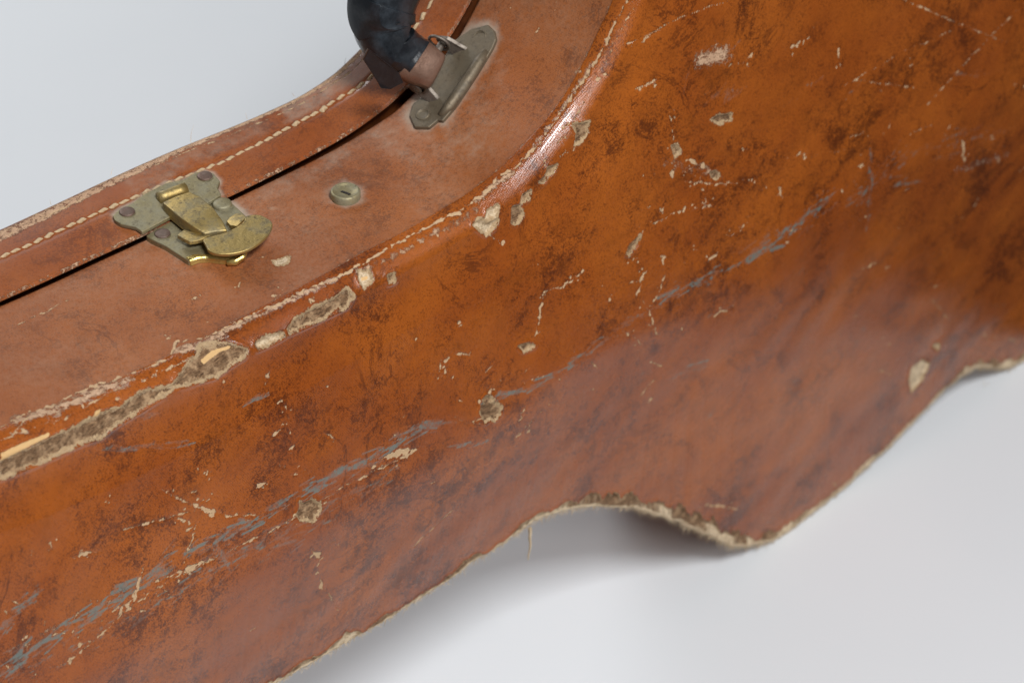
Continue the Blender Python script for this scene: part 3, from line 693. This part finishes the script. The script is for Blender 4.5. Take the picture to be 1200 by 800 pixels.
# bright turned-down front lip of the lower plate
lipx = Z([(556,622),(600,606),(660,602),(740,612),(800,618),(850,602),(880,580)])
sec = []
for i, (x, y) in enumerate(lipx):
    u_, D = rim_at(x, y, 2.3); sec.append([rim_loc(u_, D + dD, o_) for dD, o_ in ((-1.8, 2.5), (.2, 2.5), (.9, 1.9), (1.0, -.05), (-1.8, -.05))])
loft('front_lip', sec, M['bright_brass'], latch, .25)
# hinge barrel across the upper plate
def tube(name, P, rad, mat, parent, seg=14, cap=True, frames=None):
    P = [Vector(p) for p in P]; secs = []; up = Vector((.13, .9, .3))
    for i, p in enumerate(P):
        t_ = (P[min(i + 1, len(P) - 1)] - P[max(i - 1, 0)]).normalized(); a = t_.cross(up).normalized(); b_ = t_.cross(a).normalized()
        r_ = rad[i] if hasattr(rad, '__len__') else rad
        secs.append([p + (a * math.cos(q) + b_ * math.sin(q)) * r_ * MM for q in np.linspace(0, 2 * math.pi, seg + 1)[:-1]])
    return loft(name, secs, mat, parent, 0, cap=cap)
h1, h2 = rp(378 / 5 + LOX, 262 / 5 + LOY, 5.6), rp(540 / 5 + LOX, 205 / 5 + LOY, 5.6)
tube('hinge_barrel', [h1 + (h2 - h1) * f for f in np.linspace(0, 1, 5)], 2.3, M['brass'], latch, 16)
# lever: an arched channel from the hinge down over the lower plate
def strap(name, L_, R_, offs, thick, mat, parent, side=0., bevel=.35):
    secs = []
    for (lx, ly), (rx, ry), o_ in zip(L_, R_, offs):
        a, b_ = rp(lx, ly, o_), rp(rx, ry, o_); ul, Dl = rim_at(lx, ly, o_); ur, Dr = rim_at(rx, ry, o_)
        m_ = rim_loc((ul + ur) / 2, (Dl + Dr) / 2, o_ + .35)
        lo_ = max(o_ - thick - side, 1.9)
        secs.append([a, m_, b_, rim_loc(ur, Dr, lo_), rim_loc(ul, Dl, lo_)])
    return loft(name, secs, mat, parent, bevel)
strap('lever', Z([(400,285),(440,320),(520,385),(590,435),(650,470)]), Z([(560,222),(620,250),(700,315),(760,400),(782,450)]), [7.6, 8.2, 8.6, 8.2, 6.6], 1.2, M['brass'], latch, 4.0, .5)
# thumb piece: curved fan plate across the end of the lever
def chaikin(P, k=1):
    for _ in range(k):
        Q = []
        for a, b_ in zip(P, P[1:] + P[:1]): Q += [(a[0] * .75 + b_[0] * .25, a[1] * .75 + b_[1] * .25), (a[0] * .25 + b_[0] * .75, a[1] * .25 + b_[1] * .75)]
        P = Q
    return P
fan = [(632,498),(690,482),(770,462),(845,425),(888,388),(872,366),(960,352),(1010,372),(1052,402),(1036,455),(985,510),(905,562),(820,585),(735,588),(672,572),(655,535)]
plate('thumb_piece', Z(chaikin(fan, 2)), 7.0, 1.5, M['brass'], latch, .45)
strap('cross_arm', Z([(488,478),(520,496),(560,515),(600,510),(640,500)]), Z([(530,444),(570,455),(610,466),(640,478),(690,476)]), [5.6, 5.8, 5.9, 6.0, 6.2], 1.0, M['brass'], latch, .6, .3)
strap('cross_arm', Z([(775,395),(800,420),(840,425)]), Z([(830,350),(870,352),(900,372)]), [5.0, 5.5, 6.0], 1.0, M['brass'], latch, .8, .3)
tube('keeper_loop', [rp(x / 5 + LOX, y / 5 + LOY, o_) for x, y, o_ in ((780,640,1.2),(830,632,1.6),(870,605,2.6),(885,570,4.0))], [1.2, 1.5, 1.4, 1.1], M['bright_brass'], latch, 12)
tube('lever_hole', [rp(545 / 5 + LOX, 425 / 5 + LOY, 4.0), rp(552 / 5 + LOX, 432 / 5 + LOY, 4.0)], .8, M['dark'], latch, 8)

# lock button
bt = disc('lock_button', 405, 231, 0., 5.6, 3.2, M['brass_plate'], case, hollow=.18)
p_, tn, nr = frame_at(405, 226, 2.75)
bm = bmesh.new(); bmesh.ops.create_cube(bm, size=1)
for v in bm.verts:
    c_ = v.co.copy(); v.co = p_ + (tn * (c_.x * 3.8) * .25 + Vector((0, -1, 0)) * (c_.x * 3.6) + tn * (c_.y * .9) + nr * (c_.z * .3)) * MM
bm_obj('key_slot', bm, M['dark'], bt)

# ------------------------------------------------------------------ handle: bracket, end cap, taped grip
def ZB(pts): return poly_px(pts, BRS, BROX, 0)
def zb(x, y, o_): return rp(x / BRS + BROX, y / BRS, o_)
brk = plate('handle_bracket', BRACK, 1.6, 1.9, M['bracket'], case, .45)
for x, y, r_ in ((768,195,3.0), (470,600,2.8)): disc('rivet', x / BRS + BROX, y / BRS, 1.5, r_, .8, M['bracket'], brk, hollow=.5)
# raised pressed ridge along the outer side
tube('pressed_ridge', [zb(x, y, o_) for x, y, o_ in ((800,268,1.2),(765,320,1.9),(715,400,2.1),(660,480,2.1),(605,555,1.9),(560,605,1.2))], [1.3, 2.2, 2.4, 2.4, 2.2, 1.3], M['bracket'], brk, 12)
# two upright lugs
def slab(name, pts, thickvec, mat, parent, bevel=.3):
    bm = bmesh.new(); tv = Vector(thickvec) * MM; a = [bm.verts.new(Vector(p)) for p in pts]; b_ = [bm.verts.new(Vector(p) + tv) for p in pts]; k = len(a)
    bm.faces.new(a); bm.faces.new(b_[::-1])
    for i in range(k): bm.faces.new([a[i], b_[i], b_[(i + 1) % k], a[(i + 1) % k]])
    return bm_obj(name, bm, mat, parent, bevel)
_, tA, nA = frame_at(540, 85, 0)
slab('lug', [zb(540,200,9), zb(590,205,9), zb(650,240,6), zb(712,275,1.5), zb(640,305,1.5), zb(590,250,5)], tA * 1.6, M['steel'], brk)
slab('lug', [zb(405,425,9), zb(450,430,9), zb(500,470,6), zb(548,525,1.5), zb(500,535,1.5), zb(440,500,4)], tA * 1.6, M['steel'], brk)
a_, b__ = zb(432, 455, 8), zb(566, 232, 8)
tube('hinge_pin', [a_ + (b__ - a_) * f for f in (-.06, .1, .5, .9, 1.08)], 1.5, M['steel'], brk, 12)
for f in (-.03, 1.06):
    c_ = Vector(a_ + (b__ - a_) * f); d_ = Vector(b__ - a_).normalized()
    tube('pin_head', [c_ - d_ * .0006, c_ - d_ * .0003, c_ + d_ * .0003, c_ + d_ * .0006], [2.3, 2.9, 2.9, 2.3], M['steel'], brk, 16)

def ring(name, c_, axis, r_, w_, mat, parent):
    axis = Vector(axis).normalized(); a = axis.orthogonal().normalized(); b_ = axis.cross(a)
    tube(name, [Vector(c_) + (a * math.cos(q) + b_ * math.sin(q)) * r_ * MM for q in np.linspace(0, 6.283, 25)], w_, mat, parent, 8)
ring('wire_ring', Vector(b__) + Vector((-.0012, 0, .0012)), (1, .35, .5), 4.2, .65, M['steel'], brk)
ring('wire_ring', Vector(a_) + Vector((.0008, -.0006, .001)), (1, .2, .3), 3.6, .65, M['steel'], brk)

# grip path: from the end cap outwards, then along the rim to the far bracket beyond the frame
HD = float(rim_at(520, 90, 3)[1]) + 2
def hp(px, py, D): s_, D_, n_ = plane_at(px, py, D); return Vector(loc(s_, D_, n_))
gp = [hp(511, 85, HD), hp(497, 77, HD - 3), hp(477, 66, HD - 8), hp(459, 50, HD - 12), hp(450, 30, HD - 15), hp(449, 8, HD - 16), hp(456, -18, HD - 16), hp(469, -45, HD - 15), hp(487, -75, HD - 13)]
def spline(P, m):
    P = [P[0] * 2 - P[1]] + P + [P[-1] * 2 - P[-2]]; out = []
    for i in range(1, len(P) - 2):
        for j in range(m):
            t = j / m; a, b_, c_, d_ = P[i - 1], P[i], P[i + 1], P[i + 2]
            out.append(.5 * ((2 * b_) + (c_ - a) * t + (2 * a - 5 * b_ + 4 * c_ - d_) * t * t + (3 * b_ - a - 3 * c_ + d_) * t ** 3))
    out.append(P[-2]); return out
uF = 11.55; fb = Vector(rim_loc(uF, HD, 8.)); 
gp2 = gp + [gp[-1] + (fb - gp[-1]) * .45 + Vector((-.012, 0, .012)), gp[-1] + (fb - gp[-1]) * .8 + Vector((-.010, 0, .010)), fb]
SP = spline(gp2, 10)
# end cap: copper strip curled round the pin
capP = spline([gp[0], gp[1], gp[2]], 6)
def oval(P, i, r1, r2, up=Vector((0, 1, 0)), seg=20, sq=2.6):
    t_ = (P[min(i + 1, len(P) - 1)] - P[max(i - 1, 0)]).normalized(); a = (up - t_ * up.dot(t_)).normalized(); b_ = t_.cross(a)
    out = []
    for q in np.linspace(0, 2 * math.pi, seg + 1)[:-1]:
        c_, s_ = math.cos(q), math.sin(q); k = (abs(c_) ** sq + abs(s_) ** sq) ** (-1 / sq)
        out.append(P[i] + (a * c_ * k * r1 + b_ * s_ * k * r2) * MM)
    return out
grip_core = loft('handle', [oval(SP, i, 9.0, 7.0) for i in range(17, len(SP), 2)], M['tape'], case)
loft('end_cap', [oval(SP, i, *r_, up=tA, sq=3.2) for i, r_ in ((0, (7.0, 3.2)), (1, (7.4, 4.2)), (3, (7.6, 5.0)), (6, (7.9, 5.4)), (10, (8.3, 6.2)), (16, (9.0, 7.4)), (21, (9.4, 8.4)))], M['cap'], grip_core, .3)
# overlapping turns of tape, each one a faceted collar lying a little proud of the last
ip = 15; kk = 0
while ip < len(SP) - 8:
    ln = random.choice((13, 16, 19)); secs = []; i1 = min(ip + ln, len(SP) - 3)
    tilt = random.uniform(.25, .5) * (1 if kk % 4 else -.6); gr_ = min(1, .78 + (ip - 15) * .012); r_a = (11.3 + random.uniform(-.2, .6)) * gr_; r_b = r_a + random.uniform(.7, 1.3)
    for j, i in enumerate(range(ip, i1 + 1)):
        f = j / max(1, (i1 - ip)); r_ = r_a + (r_b - r_a) * f
        sec_ = oval(SP, i, r_ * 1.02, r_ * .95, up=nA, seg=18, sq=2.7); t_ = (SP[min(i + 1, len(SP) - 1)] - SP[i - 1]).normalized()
        for q in range(18):
            an = q / 18 * 2 * math.pi; fac = .96 + .07 * abs(math.sin(an * 2.5 + kk * 1.3 + f * .9)) * (.6 + .4 * math.sin(an + kk))
            sec_[q] = SP[i] + (sec_[q] - SP[i]) * fac + t_ * (math.sin(an + kk * .8) * tilt * .008)
        secs.append(sec_)
    secs.insert(0, [SP[ip] + (p - SP[ip]) * .9 for p in secs[0]]); e_ = secs[-1]; secs.append([SP[i1] + (p - SP[i1]) * .9 for p in e_])
    loft('tape_wrap', secs, M['tape'], grip_core, .18, smooth_=True); ip += ln - 4; kk += 1
# loose folded tongue of tape hanging below the grip
slab('tape_tongue', [hp(426,70,HD-2), hp(444,98,HD+2), hp(447,104,HD+3), hp(458,105,HD+4), hp(473,97,HD+4), hp(468,86,HD+3), hp(448,70,HD+6), hp(432,58,HD+6)], (0, .9, .2), M['tape'], grip_core, .2)
# far bracket (beyond the frame)
u_f = uF
bm = bmesh.new(); P4 = [rim_loc(u_f + a, HD + b_, 0.) for a, b_ in ((-.5, -8), (.5, -8), (.5, 8), (-.5, 8))]; Q4 = [rim_loc(u_f + a, HD + b_, 9.) for a, b_ in ((-.25, -6), (.25, -6), (.25, 6), (-.25, 6))]
lo = [bm.verts.new(p) for p in P4]; hi = [bm.verts.new(p) for p in Q4]; bm.faces.new(hi); bm.faces.new(lo[::-1])
for i in range(4): bm.faces.new([lo[i], lo[(i + 1) % 4], hi[(i + 1) % 4], hi[i]])
bm_obj('handle_bracket', bm, M['bracket'], case, .6)

# ------------------------------------------------------------------ loose fibres
def hair(V_, F_, p, d, L_, r, bend, seg=5):
    b0 = len(V_); p = Vector(p); d = Vector(d).normalized(); a = d.orthogonal().normalized(); b_ = d.cross(a)
    for i in range(seg + 1):
        f = i / seg; rr = r * (1 - .7 * f)
        for q in range(3):
            V_.append(p + (a * math.cos(q * 2.094) + b_ * math.sin(q * 2.094)) * rr)
        if i < seg:
            for q in range(3): F_.append((b0 + i * 3 + q, b0 + i * 3 + (q + 1) % 3, b0 + (i + 1) * 3 + (q + 1) % 3, b0 + (i + 1) * 3 + q))
        d = (d + Vector(bend) / seg + Vector((random.gauss(0, .12), random.gauss(0, .12), random.gauss(0, .12)))).normalized(); p = p + d * L_ / seg
VH, FH = [], []
for k in range(6500):
    u_ = random.uniform(6.2, 16.3); q = at_u(BC, u_); nn = at_u(BN, u_); jg = float(np.interp(u_, U, jag)); wdt = float(np.interp(u_, U, wid))
    if random.random() > .25 + wdt / 6: continue
    back = random.uniform(0, 1) ** 1.5 * wdt; q = q + nn * (jg - back)
    L_ = random.expovariate(1 / 1.3) + .6
    hair(VH, FH, loc(q[0], random.uniform(-3, .2) if back < .6 else .0, q[1]), (nn[0] + random.gauss(0, .9), random.uniform(-.6, .3), nn[1] + random.gauss(0, .5)), min(L_, 4) * MM, random.uniform(.05, .14) * MM, (random.gauss(0, .4), 0, -.4), 3)
hair(VH, FH, loc(*plane_at(621, 618, .5)), (-.1, -.1, -1), 17 * MM, .95 * MM, (.25, 0, -.4), 6)
for x, y, L_ in ((1152,446,6), (1158,448,9), (1180,446,6), (1187,446,8), (1165,448,5)):
    hair(VH, FH, loc(*plane_at(x, y, -2)), (random.gauss(0, .5), 0, -1), L_ * MM, .16 * MM, (random.gauss(0, .5), 0, 0), 6)
for x, y, o_, L_ in ((224,169,2,8), (404,78,1,4), (345,113,2,3), (290,140,2,3), (130,205,2,3), (60,240,2,2.5)):
    hair(VH, FH, rp(x, y, o_), (random.gauss(0, .2), 0, 1), L_ * MM, .10 * MM, (.3, 0, .3), 6)
for i, pl in enumerate(DEEP[:4]):                                    # fuzz round the big worn holes of the rolled edge
    P = MK.lift(pl, 9.)
    if P is None: continue
    for k in range(int(len(pl) * 9)):
        j = random.randrange(len(P)); p = (P[j] + (P[(j + 1) % len(P)] - P[j]) * random.random()) * MM
        hair(VH, FH, p, (random.gauss(0, .6), -1 + random.random() * .6, random.gauss(0, .6) - .2), random.uniform(.4, 1.5) * MM, random.uniform(.03, .07) * MM, (0, .4, -.5), 3)
me = bpy.data.meshes.new('frayed_fibre'); me.from_pydata([tuple(v) for v in VH], [], FH); me.materials.append(M['fibre'])
fo = link(bpy.data.objects.new('frayed_fibre', me), case); fo['kind'] = 'stuff'
print('verts', len(V), len(V2), len(V4), 'hairs', len(VH))
